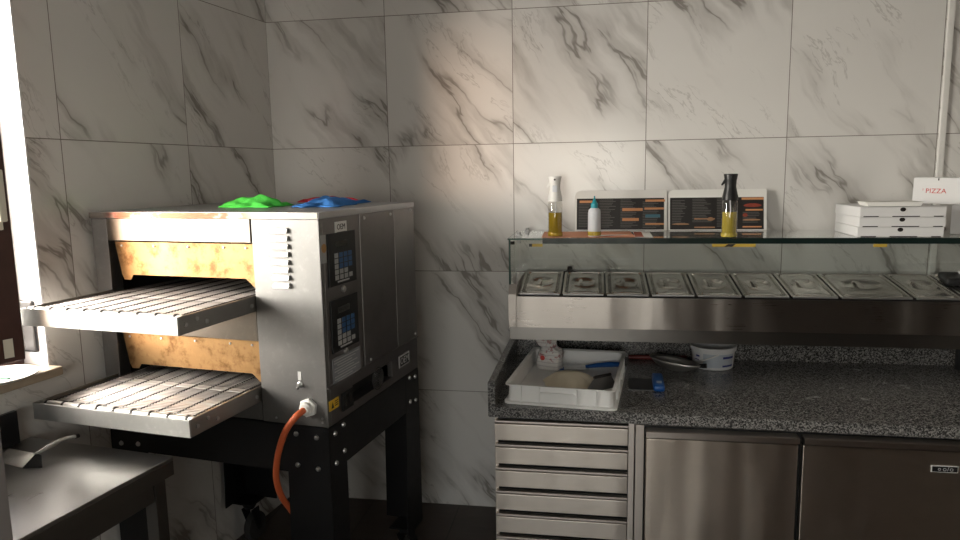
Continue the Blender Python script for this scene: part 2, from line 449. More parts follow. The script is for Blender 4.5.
MB().box(.084, SL - .098, .022, .030, SZ0 + .098, SZ1 - .088, mat=SM).build('window_pane', 'pane', win)
h = MB(); h.box(SL - .055, SL - .025, -.014, -.0005, 1.53, 1.61, bev=.004, mat=SM); h.box(SL - .05, SL - .030, -.045, -.0135, 1.555, 1.575, bev=.004, mat=SM); h.box(SL - .05, SL - .030, -.058, -.042, 1.555, 1.70, bev=.005, mat=SM)
h.build('window_handle', 'cream', win, True)
MB().box(SL - .055, SL - .030, -.002, -.0003, 1.16, 1.215, mat=SM).build('sash_label', 'cream', win)
hg = MB(); hg.box(-.098, -.030, b - .012, b + .002, 1.115, 1.285, bev=.006); hg.build('latch_plate', 'black', win)  # latch plate on the jamb opposite the sash hinges
sl = MB(); sl.box(-.24, .050, -WL1 - .05, -WL0 + .004, WZ0 - .024, WZ0 + .005, bev=.004); sl.build('window_sill', 'sill', win)
# grey door post close to the camera on the left
struct(MB().box(.44, .7085, -2.44, -2.40, 0, H, bev=.003).build('trim_3', 'grey_trim'))
# far wall behind the camera with a glazed door that lets the day in
DX0, DX1, DZ1 = .35, 2.15, 2.15
w = MB(); w.box(-1.6, DX0, YF - .2, YF, 0, H); w.box(DX1, 3.0, YF - .2, YF, 0, H); w.box(DX0, DX1, YF - .2, YF, DZ1, H)
struct(w.build('wall_front', 'plaster_warm'))
struct(MB().box(3.0, 5.2, YF - .2, YF + .03, 0, H).build('wall_front', 'wood'))  # unseen dark wood section, added to darken the reflection in the right door
dr = bpy.data.objects.new('door_1', None); col.objects.link(dr); dr.location = ((DX0 + DX1) / 2, YF - .1, 0); struct(dr)
fm = MB(); hw = (DX1 - DX0) / 2
for x in (-hw + .003, -hw / 3 - .035, hw / 3 - .035, hw - .073): fm.box(x, x + .07, -.03, .03, 0.003, DZ1 - .003, bev=.004)
for z in (.003, .48, 1.02, DZ1 - .083): fm.box(-hw + .003, hw - .003, -.025, .025, z, z + .08, bev=.004)
fm.build('door_frame', 'white_trim', dr)
MB().box(-hw + .05, hw - .05, -.004, .004, .06, DZ1 - .06).build('door_pane', 'pane', dr)

# ------------------------------------------------------------------ conveyor pizza oven
OX, OY, TH = .7377, -1.2526, .15
W, L, ZB, ZM, ZT = .888, .719, .876, 1.003, 1.558
oven = thing('pizza_oven', 'large stainless steel two-deck conveyor pizza oven in the corner on a black stand', 'oven', (OX, OY, 0), -TH)
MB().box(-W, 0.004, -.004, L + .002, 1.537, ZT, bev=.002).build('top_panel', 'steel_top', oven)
MB().box(-W, -.0005, -.0065, -.0045, 1.538, ZT - .001).build('top_edge', 'steel_burnt', oven)
MB().box(-W + .001, -.8215, 0, .05, ZB, 1.5365, bev=.002).build('corner_post', 'steel_oven', oven)
MB().box(-W + .001, -W + .02, .05, L - .012, ZB, 1.5365).build('left_side_panel', 'steel_side', oven)
MB().box(-W + .02, -.012, L - .012, L, ZB, 1.5365).build('back_panel', 'steel_side', oven)
ch = MB(); ch.box(-W + .021, -W + .03, .051, L - .014, ZB + .01, 1.53); ch.box(-.255, -.245, .02, L - .014, ZB + .01, 1.53)
ch.box(-W + .03, -.255, L - .03, L - .014, ZB + .01, 1.53); ch.box(-W + .03, -.255, .03, L - .03, 1.49, 1.53)
ch.box(-W + .03, -.255, .05, L - .03, 1.16, 1.225); ch.box(-W + .03, -.255, .05, L - .03, ZB + .005, ZB + .06)
ch.build('baking_chamber', 'dark', oven)
MB().box(-.818, -.246, -.002, .02, 1.461, 1.5365, bev=.002).build('upper_fascia', 'band', oven)
MB().box(-.817, -.246, .004, .02, 1.142, 1.241, bev=.002).build('middle_fascia', 'band', oven)
MB().box(-.817, -.246, .004, .02, ZB, .945, bev=.002).build('lower_fascia', 'steel_oven', oven)
def flap(zt, zb):
    pts = [(-.805, zt), (-.247, zt), (-.247, zb - .030), (-.262, zb - .026), (-.288, zb), (-.745, zb), (-.758, zb - .018), (-.785, zb - .018), (-.793, zb)]
    m = MB(); m.prism(pts, .012, .016, 'y', mat=Matrix.Translation((0, .0, zt)) @ Matrix.Rotation(math.radians(4), 4, 'X') @ Matrix.Translation((0, 0, -zt)))
    fl = m.build('flap', 'flap', oven)
    for x in (-.775, -.64, -.50, -.36, -.275): MB().lathe([(0, 0), (.004, .001), (.004, .003), (0, .005)], 10, Matrix.Translation((x, .0125, zt - .012)) @ Matrix.Rotation(PI / 2, 4, 'X')).build('rivet', 'bolt', fl, True)
flap(1.455, 1.341); flap(1.138, 1.026)
# tall front panel with louvres, switch and cable gland
fp = MB().box(-.241, 0, -.001, .02, ZB, 1.5365, bev=.002).build('front_panel', 'steel_oven', oven)
for i in range(8):
    zc = 1.502 - i * .0247
    l_ = MB(); n = 8
    prof = [(0, -.0085), (-.010, -.0085), (-.012, -.005), (-.009, .004), (-.004, .0085), (0, .0085)]
    l_.prism([(p[0] - .001, zc + p[1]) for p in prof], -.171 + .0003 * i, -.107 - .0003 * i, 'x', bev=.0015)
    l_.build('louvre', 'louvre', fp)
MB().box(-.101, -.089, -.0025, -.001, 1.026, 1.054).build('switch_label', 'white_label', fp)
t_ = MB(); t_.lathe([(0, 0), (.010, 0), (.010, .004), (.006, .006), (.006, .010), (0, .010)], 16, Matrix.Translation((-.094, -.001, 1.012)) @ Matrix.Rotation(PI / 2, 4, 'X')); t_.tube([(-.094, -.010, 1.012), (-.094, -.022, 1.002)], [.003, .0042])
t_.build('toggle_switch', 'bolt', fp, True)
gl = MB(); gl.lathe([(0, 0), (.031, 0), (.031, .012), (.027, .014), (0, .014)], 6, Matrix.Translation((-.066, -.001, .940)) @ Matrix.Rotation(PI / 2, 4, 'X') @ Matrix.Rotation(.35, 4, 'Z'))
gl.lathe([(.021, .014), (.021, .026), (.014, .034), (0, .034)], 24, Matrix.Translation((-.066, -.001, .940)) @ Matrix.Rotation(PI / 2, 4, 'X'))
gl.build('cable_gland', 'white_plastic', oven, False)
def catmull(P, k=8):
    P = [Vector(p) for p in P]; out = []
    for i in range(len(P) - 1):
        p0, p1, p2, p3 = P[max(i - 1, 0)], P[i], P[i + 1], P[min(i + 2, len(P) - 1)]
        for j in range(k):
            t = j / k
            out.append(.5 * ((2 * p1) + (-p0 + p2) * t + (2 * p0 - 5 * p1 + 4 * p2 - p3) * t * t + (-p0 + 3 * p1 - 3 * p2 + p3) * t ** 3))
    return out + [P[-1]]
MB().tube(catmull([(-.066, -.030, .940), (-.078, -.060, .927), (-.108, -.072, .885), (-.138, -.066, .825), (-.163, -.052, .765), (-.177, -.040, .70), (-.180, -.014, .63), (-.176, .030, .56), (-.150, .075, .46), (-.12, .11, .30), (-.16, .16, .10), (-.24, .22, .012), (-.42, .30, .012)]), .0105, 12).build('power_cable', 'orange_cable', oven, True)
for x, z in ((-.02, .905), (-.19, .893), (-.02, .882 + .01)):
    MB().lathe([(0, 0), (.004, 0), (.003, .003), (0, .0035)], 10, Matrix.Translation((x, -.001, z)) @ Matrix.Rotation(PI / 2, 4, 'X')).build('screw', 'bolt', fp, True)
# right-hand side: control column, big panel, lower strip
MB().box(-.02, .0, .0205, .256, ZM + .003, 1.5365, bev=.0015).build('control_panel', 'steel_side', oven)
MB().box(-.02, .002, .5335, L, ZM + .003, 1.5365, bev=.0015).build('rear_side_panel', 'steel_side_b', oven)
sp = MB().box(-.02, .002, .259, .5315, ZM + .003, 1.5365, bev=.0015).build('side_panel', 'steel_side', oven)
ls = MB(); ls.box(-.02, .0, .0205, .165, ZB, ZM, bev=.001); ls.box(-.02, .0, .475, L, ZB, ZM, bev=.001); ls.box(-.06, .0, .165, .475, .966, ZM); ls.box(-.06, .0, .165, .475, ZB, .905)
ls.box(-.02, .006, .0, L, ZM - .001, ZM + .004)
ls = ls.build('lower_side_strip', 'steel_side', oven)
MB().box(-.065, -.05, .165, .475, .90, .97).build('recess_panel', 'black', oven)
for l, z in ((.29, 1.522), (.50, 1.522), (.685, 1.528), (.30, 1.02), (.70, 1.02)):
    MB().lathe([(0, .002), (.006, .002), (.005, .006), (0, .007)], 10, Matrix.Translation((0, l, z)) @ Matrix.Rotation(PI / 2, 4, 'Y')).build('screw', 'bolt', sp, True)
def keypad(z0, z1):
    kp = MB().box(.0, .005, .041, .217, z0, z1, bev=.0015).build('keypad', 'black', oven)
    kp['label'] = 'black keypad with display and blue keys'
    zz = lambda t: z1 - t * (z1 - z0)
    MB().box(.005, .006, .082, .160, zz(.27), zz(.16)).build('display_window', 'lcd', kp)
    for r in range(5):
        for c in range(4):
            l0 = .075 + c * .030; z = zz(.40 + r * .105)
            blue = (c >= 1 and r < 3) or (c >= 2 and r == 2)
            if c == 0 and r == 2: blue = False
            if (c == 3 and r in (3,)) : continue
            if not blue and r < 3 and c != 0: continue
            MB().box(.005, .0066, l0, l0 + .022, z - .012, z + .003, bev=.0008).build('key', 'btn_blue' if blue else 'btn_white', kp)
    MB().box(.005, .006, .09, .165, zz(.945), zz(.915)).build('brand_line', 'print_grey', kp)
keypad(1.319, 1.488); keypad(1.106, 1.277)
bd = MB().box(.0, .002, .094, .168, 1.482, 1.522).build('badge', 'white_label', oven)
text_mesh('OEM', .026, 'lettering', 'black', bd, Matrix.Translation((.0024, .131, 1.504)) @ SIDE)
MB().box(.002, .0024, .104, .158, 1.486, 1.489).build('lettering', 'black', bd)
st = MB().box(.0, .0015, .004, .034, 1.40, 1.487).build('sticker', 'btn_white', oven)
MB().lathe([(0, 0), (.014, 0), (.014, .001), (0, .001)], 24, Matrix.Translation((.0015, .020, 1.446)) @ Matrix.Rotation(PI / 2, 4, 'Y')).build('gold_seal', 'gold', st)
for l, z in ((.128, 1.302), (.126, 1.095)):
    MB().lathe([(0, 0), (.011, 0), (.011, .006), (.008, .009), (0, .009)], 18, Matrix.Translation((0, l, z)) @ Matrix.Rotation(PI / 2, 4, 'Y')).build('lock', 'bolt', oven, True)
pl_ = MB().box(.0, .0015, .04, .225, .998, 1.088).build('rating_plate', 'grey_label', oven)
for i in range(9): MB().box(.0015, .002, .05 + (.02 if i % 3 == 2 else 0), .215 - (i * 37 % 5) * .012, 1.078 - i * .009, 1.081 - i * .009).build('print_line', 'print_grey', pl_)
yl = MB().box(.0, .0015, .008, .068, .926, .959).build('warning_label', 'yellow', oven)
MB().prism([(.020, .932), (.036, .932), (.028, .952)], .0015, .002, 'x').build('warning_sign', 'black', yl)
for i in range(3): MB().box(.0015, .002, .042, .062, .935 + i * .007, .938 + i * .007).build('print_line', 'black', yl)
sw = MB().box(.0, .006, .086, .158, .900, .962, bev=.002).build('mains_switch', 'black', oven)
MB().box(.006, .009, .10, .112, .915, .950, bev=.001).build('rocker', 'chain', sw); MB().box(.006, .009, .13, .142, .915, .950, bev=.001).build('rocker', 'chain', sw)
fan = MB()
for r in (.042, .034, .026, .018, .010): fan.tube([(.0, .355 + r * math.cos(2 * PI * i / 28), .934 - .0 + r * .95 * math.sin(2 * PI * i / 28)) for i in range(28)], .0018, 6, closed=True)
for i in range(6): fan.tube([(-.001, .355, .934), (-.001, .355 + .042 * math.cos(i * PI / 3), .934 + .04 * math.sin(i * PI / 3))], .0016, 6)
fan.build('fan_grille', 'rubber', oven, True)
for z in (.922, .952): MB().lathe([(0, 0), (.008, 0), (.008, .006), (0, .007)], 14, Matrix.Translation((-.05, .43, z)) @ Matrix.Rotation(PI / 2, 4, 'Y')).build('fuse_cap', 'bolt', oven, True)
bp = MB().box(.0, .002, .536, .634, .920, .966).build('brand_plate', 'print_grey', oven)
MB().box(.002, .0026, .543, .627, .925, .961).build('brand_panel', 'black', bp)
text_mesh('OEM', .038, 'lettering', 'print_grey', bp, Matrix.Translation((.003, .585, .943)) @ SIDE)
# conveyors
def conveyor(x0, x1, y0, zt, depth=.052):
    cv = bpy.data.objects.new('conveyor', None); col.objects.link(cv); cv.parent = oven; cv.location = (0, 0, 0)
    MB().box(x0, x1, y0, y0 + .006, zt - depth, zt, bev=.0015).build('front_guard', 'guard', cv)
    MB().box(x1 - .006, x1, y0 + .0062, .03, zt - depth, zt, bev=.0015).build('side_guard', 'guard_side', cv)
    MB().box(x0, x0 + .006, y0 + .0062, -.003, zt - depth, zt, bev=.0015).build('side_guard', 'guard_side', cv)
    for y, dz in ((y0 + .03, .026), (y0 + .075, .018), (y0 + .115, .034), (-.02, .03)):
        MB().lathe([(0, 0), (.0065, 0), (.006, .004), (0, .0055)], 12, Matrix.Translation((x1, y, zt - dz)) @ Matrix.Rotation(PI / 2, 4, 'Y')).build('bolt', 'bolt', cv, True)
    MB().box(x0 + .02, x1 - .008, y0 + .05, .02, zt - depth + .012, zt - depth + .016).build('crumb_tray', 'tray', cv)
    sup = MB()
    for y in (y0 + .17, -.03): sup.box(x0 + .02, x1 - .006, y, y + .022, zt - .018, zt - .012)
    sup.build('cross_bar', 'guard', cv)
    xa, xb = x0 + .035, x1 - .022
    zbelt = zt - .004
    bt = MB(); y = y0 + .034; ye = L - .06; n = int((ye - y) / .012)
    NL = 8
    for i in range(n):
        yy = y + i * .012
        bt.tube([(xa, yy, zbelt), (xb, yy, zbelt)], .0009, 4)
    bt.build('wire_belt', 'belt', cv)
    lk = MB()
    for k in range(NL + 1):
        xc = xa + (xb - xa) * k / NL; pts = []
        for i in range(n * 2): pts.append((xc + (.0035 if i % 2 else -.0035), y + i * .006, zbelt + .001))
        lk.tube(pts, .0020, 4)
    lk.build('belt_link', 'chain', cv)
    # belt wrap + driving shaft
    yr = y0 + .030; zr = zbelt - .006
    MB().cyl((x0 + .006, yr, zr), (x1 - .006, yr, zr), .0115, 16).build('roller', 'guard', cv, True)
    for k in range(NL + 1):
        xc = xa + (xb - xa) * k / NL
        MB().cyl((xc - .010, yr, zr), (xc - .003, yr, zr), .0135, 14).build('sprocket', 'chain', cv, True)
    return cv
cv = conveyor(-.818, -.2445, -.345, 1.292)
cv2 = conveyor(-.832, -.247, -.327, .993)
# ------------------------------------------------------------------ oven stand
stand = thing('oven_stand', 'black steel stand on castors carrying the pizza oven', 'stand', (OX, OY, 0), -TH)
zt, zb = ZB - .002, .712
top = MB(); top.box(-W, 0, 0, .004, zb, zt); top.box(-.004, 0, .004, L, zb + .01, zt); top.box(-W, -W + .004, .004, L, zb, zt); top.box(-W + .004, -.004, L - .004, L, zb, zt); top.box(-W, 0, 0, L, zt - .003, zt)
top.build('top_rail', 'black_steel', stand)
ZL = .20
def leg(cx, cy, sx, sy, fl=0.0):
    m = MB(); wtop, wbot = .155, .165 
    e = .0045
    X = lambda d: cx + sx * d; Y = lambda d: cy + sy * d
    o = .0008
    fl_t, fl_b = (.105, .105) if sy > 0 else (.125, .150)
    # flange parallel to the front, flange parallel to the side
    m.prism([(X(-o), zt - .01), (X(wtop), zt - .01), (X(wbot), ZL), (X(-o), ZL)], Y(-o), Y(-o) + sy * e, 'y')
    m.prism([(Y(-o), zt - .01), (Y(fl_t), zt - .01), (Y(fl_b), ZL), (Y(-o), ZL)], X(-o), X(-o) + sx * e, 'x')
    m.box(min(X(0), X(.105)), max(X(0), X(.105)), min(Y(0), Y(.105)), max(Y(0), Y(.105)), ZL, ZL + .006)
    lg = m.build('leg', 'black_steel', stand)
    b = MB()
    for l, z in ((.035, .845), (.035, .745), (.09, .765 if sy > 0 else .755), (.09, .855)):
        b.lathe([(0, 0), (.009, 0), (.007, .005), (0, .007)], 12, Matrix.Translation((X(-o), Y(l), z)) @ Matrix.Rotation(PI / 2 * (1 if sx < 0 else -1), 4, 'Y'))
    for d, z in ((.045, .84), (.045, .735), (.12, .74), (.12, .845)):
        b.lathe([(0, 0), (.009, 0), (.007, .005), (0, .007)], 12, Matrix.Translation((X(d), Y(-o), z)) @ Matrix.Rotation(PI / 2 * (1 if sy > 0 else -1), 4, 'X'))
    b.build('bolt', 'bolt', lg, True)
    c = MB(); wx, wy = X(.055), Y(.055)
    c.lathe([(0, ZL), (.030, ZL), (.030, ZL - .02), (.022, ZL - .035), (0, ZL - .035)], 20, Matrix.Translation((wx, wy, 0)))
    for s in (-1, 1): c.prism([(wy - .025, ZL - .034), (wy + .03, ZL - .034), (wy + .042, .055), (wy + .018, .055)], wx + s * .026 - .002, wx + s * .026 + .002, 'x')
    cs = c.build('castor', 'black_steel', lg, False)
    wmb = MB(); wmb.lathe([(0, -.018), (.05, -.018), (.062, -.016), (.065, -.008), (.065, .008), (.062, .016), (.05, .018), (0, .018)], 28, Matrix.Translation((wx, wy + .03, .066)) @ Matrix.Rotation(PI / 2, 4, 'Y'))
    # (castors are joined as one mesh per leg; the wheel stays its own sub-part mesh of the leg)
    wo = wmb.build('wheel', 'rubber', lg, True)
leg(0, 0, -1, 1); leg(-W, 0, 1, 1); leg(0, L, -1, -1); leg(-W, L, 1, -1)

# ------------------------------------------------------------------ cloths on the oven
def oven_pt(x, y): # oven local -> world
    return OX + x * math.cos(TH) + y * math.sin(TH), OY - x * math.sin(TH) + y * math.cos(TH)
def cloth(name, label, mat, cx, cy, rz, sx, sy, hfn, n=34, seed=0):
    X, Y = oven_pt(cx, cy)
    m = MB()
    def fn(u, v):
        x, y = (u - .5), (v - .5)
        wob = 1 + .10 * math.sin(7 * math.atan2(y, x) + seed)
        edge = min(u, 1 - u, v, 1 - v)
        h = hfn(x, y) * min(1, edge / .08) + .004
        return (x * sx * wob, y * sy * wob, h)
    m.grid(n, n, fn, .003)
    return tag(m.build(name, mat, None, True, (X, Y, ZT + .0005), (0, 0, rz)), label, 'cloth')
def fold(*lst):
    def h(x, y):
        z = 0
        for (px, py, r, a) in lst: z += a * math.exp(-((x - px) ** 2 + (y - py) ** 2) / (r * r))
        return z + .004 * math.sin(17 * x + 9 * y) * math.cos(13 * y - 5 * x) + .004
    return h
cloth('microfibre_cloth', 'bright green microfibre cloth crumpled on top of the oven', 'green_cloth', -.462, .335, -.12, .205, .17, fold((.10, .0, .30, .026), (.22, .12, .2, .010), (-.36, 0, .30, .022)), seed=1)
cloth('microfibre_cloth', 'blue microfibre cloth lying flat and rumpled on the oven top', 'blue_cloth', -.225, .46, .05, .19, .36, fold((.0, .1, .35, .018), (.15, -.2, .16, .012), (-.25, .1, .2, .010)), seed=2)
cloth('cleaning_rag', 'red rag half hidden behind the blue cloth on the oven', 'red_cloth', -.37, .70, .1, .24, .05, fold((.0, .0, .4, .014)), seed=4)

# ------------------------------------------------------------------ steel work table, left foreground
TT = .155
tb = thing('work_table', 'stainless steel work table in the left foreground under the window', 'table', (.364, -1.507, 0), -TT)
TW, TD, TZ = .552, 1.15, .87
MB().box(-TW, 0, -TD, 0, TZ - .012, TZ, bev=.002).build('tabletop', 'table_steel', tb)
ed = MB(); ed.box(-.014, -.0005, -TD, -.0005, TZ - .054, TZ - .0125, bev=.001); ed.box(-TW, -.0145, -.014, -.0005, TZ - .054, TZ - .0125, bev=.001); ed.box(-TW, -.0145, -TD, -TD + .014, TZ - .054, TZ - .0125, bev=.001)
ed.build('edge_skirt', 'table_edge', tb)
rl = MB(); rl.box(-.055, -.022, -TD + .06, -.06, TZ - .115, TZ - .055, bev=.002); rl.box(-TW + .02, -TW + .05, -TD + .06, -.06, TZ - .115, TZ - .055, bev=.002); rl.box(-TW + .06, -.06, -.055, -.022, TZ - .115, TZ - .055, bev=.002)
rl.build('under_rail', 'table_edge', tb)
MB().box(-TW, -TW + .015, -TD, -.045, TZ + .0005, TZ + .103, bev=.002).build('splashback', 'black', tb)  # black colour paints in the shade of its backlit face
for x in (-.058, -TW + .018):
    for y in (-.058, -TD + .018):
        lg = MB().box(x, x + .04, y, y + .04, .02, TZ - .0125, bev=.002).build('leg', 'table_edge', tb)
        MB().box(x - .002, x + .042, y - .002, y + .042, 0, .02, bev=.002).build('foot', 'black', lg)
# bench scraper with a bent blade
sc = thing('bench_scraper', 'shiny metal spatula with a raised handle lying on the steel table', 'spatula', (0, 0, TZ), 0)
def quad_plate(P, t):
    m = MB(); P = [Vector(p) for p in P]; nrm = (P[1] - P[0]).cross(P[2] - P[0]).normalized() * t
    A = [m.bm.verts.new(p) for p in P]; B = [m.bm.verts.new(p - nrm) for p in P]; n = len(P)
    m.bm.faces.new(A); m.bm.faces.new(B[::-1])
    for i in range(n): m.bm.faces.new((A[i], B[i], B[(i + 1) % n], A[(i + 1) % n]))
    bmesh.ops.recalc_face_normals(m.bm, faces=m.bm.faces[:]); return m
quad_plate([(-.135, -1.605, .003), (-.012, -1.639, .003), (.001, -1.600, .030), (-.120, -1.566, .024)], .0015).build('blade', 'guard', sc)
quad_plate([(-.010, -1.640, .0025), (.043, -1.629, .0025), (.019, -1.602, .026), (.003, -1.601, .030)], .0015).build('blade_shade', 'matte_black', sc)  # black plate stands in for the shade under the raised blade
MB().tube(catmull([(.002, -1.602, .029), (.008, -1.580, .034), (.013, -1.552, .037), (.020, -1.520, .039), (.034, -1.486, .037)], 6), [.005] * 4 + [.0065] * 4 + [.0085] * 10 + [.0075] * 7, 12, flat=.8).build('handle', 'guard', sc, True)
MB().tube([(.0335, -1.487, .037), (.038, -1.477, .0362)], [.0085, .007], 12, flat=.85).build('handle_cap', 'black', sc, True)

# ------------------------------------------------------------------ plate on the window sill
pa = thing('plate', 'white plate with green and pink sticks lying on the window sill', 'plate', (-.215, -1.492, WZ0 + .0055), 0)
MB().lathe([(0, 0), (.06, 0), (.085, .004), (.112, .016), (.113, .019), (.11, .0185), (.083, .008), (.058, .005), (0, .005)], 48).build('dish', 'white_plastic', pa, True)
MB().box(-.09, .045, .0, .012, .0055, .010, bev=.002).build('green_stick', plain('green_plastic', (.05,.16,.09), .4), pa)
MB().box(-.09, .035, -.055, -.040, .0055, .012, bev=.002).build('pink_stick', plain('pink_plastic', (.65,.12,.16), .4), pa)

# ------------------------------------------------------------------ kitchen counter on the right
CX0, CX1, CY0, CZ = 1.175, 3.55, -.80, .80
wt = thing('worktop', 'long speckled grey granite worktop with raised edges along the back wall', 'worktop', (CX0, 0, CZ), 0)
m = MB(); m.prism([(0, -.782), (CX1 - CX0, -.822), (CX1 - CX0, -.002), (0, -.002)], -.04, 0, 'z', bev=.003); m.build('slab', 'granite', wt)
MB().box(.028, CX1 - CX0, -.0225, -.002, .0005, .098, bev=.002).build('backsplash', 'granite', wt)
MB().box(0, .0275, -.782, -.002, .0005, .094, bev=.002).build('end_upstand', 'granite', wt)
du = thing('drawer_unit', 'stainless steel unit of shallow drawers at the left end of the counter', 'drawers', (1.197, -.775, 0), 0)
m = MB(); DW = .515
m.box(0, .012, .012, .74, .10, .757); m.box(DW - .020, DW, -.002, .74, .10, .757); m.box(.012, DW - .020, .70, .74, .10, .757); m.box(.012, DW - .02, .04, .70, .10, .115); m.box(.0, DW, .05, .74, .0, .10)
m.box(.012, DW - .02, .10, .11, .115, .757)
m.build('cabinet', 'steel', du)
MB().box(.0125, DW - .0205, .020, .098, .1155, .757).build('drawer_gap_shade', 'black', du)  # solid black block stands in for the shade behind the drawer fronts
for i in range(7):
    z1 = .7505 - i * .0925; z0 = z1 - .0795
    dw = MB(); dw.box(.0035, DW - .022, -.004, .012, z0, z1 - .017, bev=.0015)
    d = dw.build('drawer', 'steel_h', du)
    lp = MB(); lp.prism([(-.004, z1 - .0172), (-.013, z1 - .006), (-.013, z1 - .001), (-.009, z1), (.012, z1), (.012, z1 - .0172)], .0035, DW - .022, 'x', bev=.001); lp.build('drawer_lip', 'steel', d)
fg = thing('refrigerated_counter', 'stainless steel refrigerated base unit with two doors under the granite worktop', 'fridge', (1.716, -.795, 0), 0)
m = MB(); FW = 1.75
m.box(0, FW, .03, .76, .12, .757); m.box(0, .030, .004, .03, .12, .757, bev=.001); m.box(.02, FW, .06, .74, 0, .12)
m.build('cabinet', 'steel', fg)
MB().box(.031, FW, .0235, .0295, .122, .757).build('door_gap_shade', 'black', fg)  # black sheet added as the shade in the gaps around the doors
for i, (x0, x1) in enumerate(((.036, .553), (.569, 1.095), (1.111, 1.64))):
    d = MB().box(x0, x1, -.008, .023, .135, .712, bev=.003).build('door', 'steel_door', fg)
    MB().prism([(-.008, .7165), (-.024, .722), (-.024, .742), (-.014, .744), (.023, .744), (.023, .7165)], x0, x1, 'x', bev=.0015).build('door_handle', 'steel', d)
    MB().box(x0 + .001, x1 - .001, .0, .0225, .7122, .7163).build('groove_shade', 'black', d)  # black strip painted in as the shaded line below the handle
    if i == 1:
        bg = MB().box(.978, 1.062, -.0105, -.0085, .640, .664, bev=.0008).build('badge', 'white_label', d)
        MB().box(.981, 1.059, -.0118, -.0105, .6425, .6615).build('badge_panel', 'black', bg)
        text_mesh('o', .020, 'lettering', 'print_grey', bg, Matrix.Translation((1.003, -.0120, .653)) @ FRONT)
        text_mesh('o/o', .024, 'lettering', 'print_grey', bg, Matrix.Translation((1.030, -.0120, .653)) @ FRONT, spread=1.05)

# ------------------------------------------------------------------ refrigerated topping display on the counter
VX0, VX1, VY = 1.212, 3.30, -.424
dp = thing('topping_display', 'long refrigerated topping display with glass cover standing above the granite worktop', 'display case', (0, 0, 0), 0)
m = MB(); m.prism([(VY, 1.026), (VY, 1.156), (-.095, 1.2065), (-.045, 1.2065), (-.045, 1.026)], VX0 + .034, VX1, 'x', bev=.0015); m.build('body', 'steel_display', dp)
m = MB(); m.prism([(VY - .001, 1.026), (VY - .001, 1.165), (VY + .02, 1.206), (-.045, 1.206), (-.045, 1.026)], VX0, VX0 + .033, 'x', bev=.001); m.build('end_cap', 'steel_display', dp)
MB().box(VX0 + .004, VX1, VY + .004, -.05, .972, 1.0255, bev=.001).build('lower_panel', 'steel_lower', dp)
for x in (1.345, 3.1): MB().box(x, x + .035, -.12, -.06, CZ + .0005, .972, bev=.002).build('support', 'grey_blade', dp)
m = MB(); m.prism([(VY + .002, 1.1566), (VY + .002, 1.1578), (-.095, 1.2085), (-.095, 1.2073)], VX0 + .04, VX1, 'x'); m.build('lid_gap_shade', 'black', dp)  # thin black sheet that paints the shade between the lids
GZ = 1.399
MB().box(VX0 + .004, VX0 + .010, VY + .006, -.05, 1.2065, GZ - .007).build('side_glass', 'glass', dp)
MB().box(VX0 + .003, VX0 + .011, VY + .001, VY + .0058, 1.2065, GZ - .007).build('glass_edge', 'green_edge', dp)
MB().box(VX0 + .012, VX1, -.056, -.050, 1.2065, GZ - .007).build('rear_glass', 'glass', dp)
MB().box(VX0, VX1, VY + .006, -.045, GZ - .0065, GZ - .0005).build('top_glass', 'glass_top', dp)
m = MB(); m.box(VX0, 1.355, VY, VY + .0055, GZ - .0068, GZ); m.box(VX0 - .001, VX0 + .001, VY, -.045, GZ - .0068, GZ); m.build('glass_edge', 'green_edge', dp)
MB().box(1.355, VX1, VY - .001, VY + .0055, GZ - .022, GZ + .0006, bev=.0008).build('edge_strip', 'glass_edge', dp)
for x, y in ((1.248, VY + .10), (1.262, -.09)):
    m = MB(); m.tube([(x, y, GZ - .03), (x, y, GZ + .016)], .008, 12); m.box(x - .012, x + .012, y - .012, y + .012, GZ + .0005, GZ + .006, bev=.001); m.build('glass_clamp', 'bolt', dp, True)
m = MB(); m.tube([(VX0 + .018, VY + .018, 1.385), (VX0 + .018, VY + .018, 1.372)], .008, 12); m.build('glass_clamp', 'chain', dp, True)
m = MB(); m.tube(catmull([(VX0 + .02, VY + .04, 1.207), (VX0 + .02, VY + .05, 1.235), (VX0 + .02, VY + .09, 1.24), (VX0 + .02, VY + .10, 1.21)], 5), .005, 8); m.build('glass_clip', 'bolt', dp, True)
def tape(x0, x1, y_stripes):
    t = MB().box(x0, x1, VY - .0022, VY - .0012, GZ - .034, GZ - .0225).build('tape', 'tape_yellow', dp)
    for s in y_stripes: MB().prism([(x0 + s, GZ - .0335), (x0 + s + .03, GZ - .0335), (x0 + s + .044, GZ - .023), (x0 + s + .014, GZ - .023)], VY - .0026, VY - .0022, 'y').build('stripe', 'black', t)
tape(1.312, 1.356, ()); tape(2.022, 2.185, (.045,)); tape(2.610, 2.658, ())
MB().box(1.300, 1.313, VY - .0022, VY - .0012, GZ - .034, GZ - .0225).build('tape', 'black', dp)
m = MB(); m.lathe([(0, 0), (.03, 0), (.03, .006), (.012, .012), (.010, .03), (0, .032)], 16, Matrix.Translation((1.455, -.08, 1.2068))); m.build('hinge_knob', 'chain', dp, True)
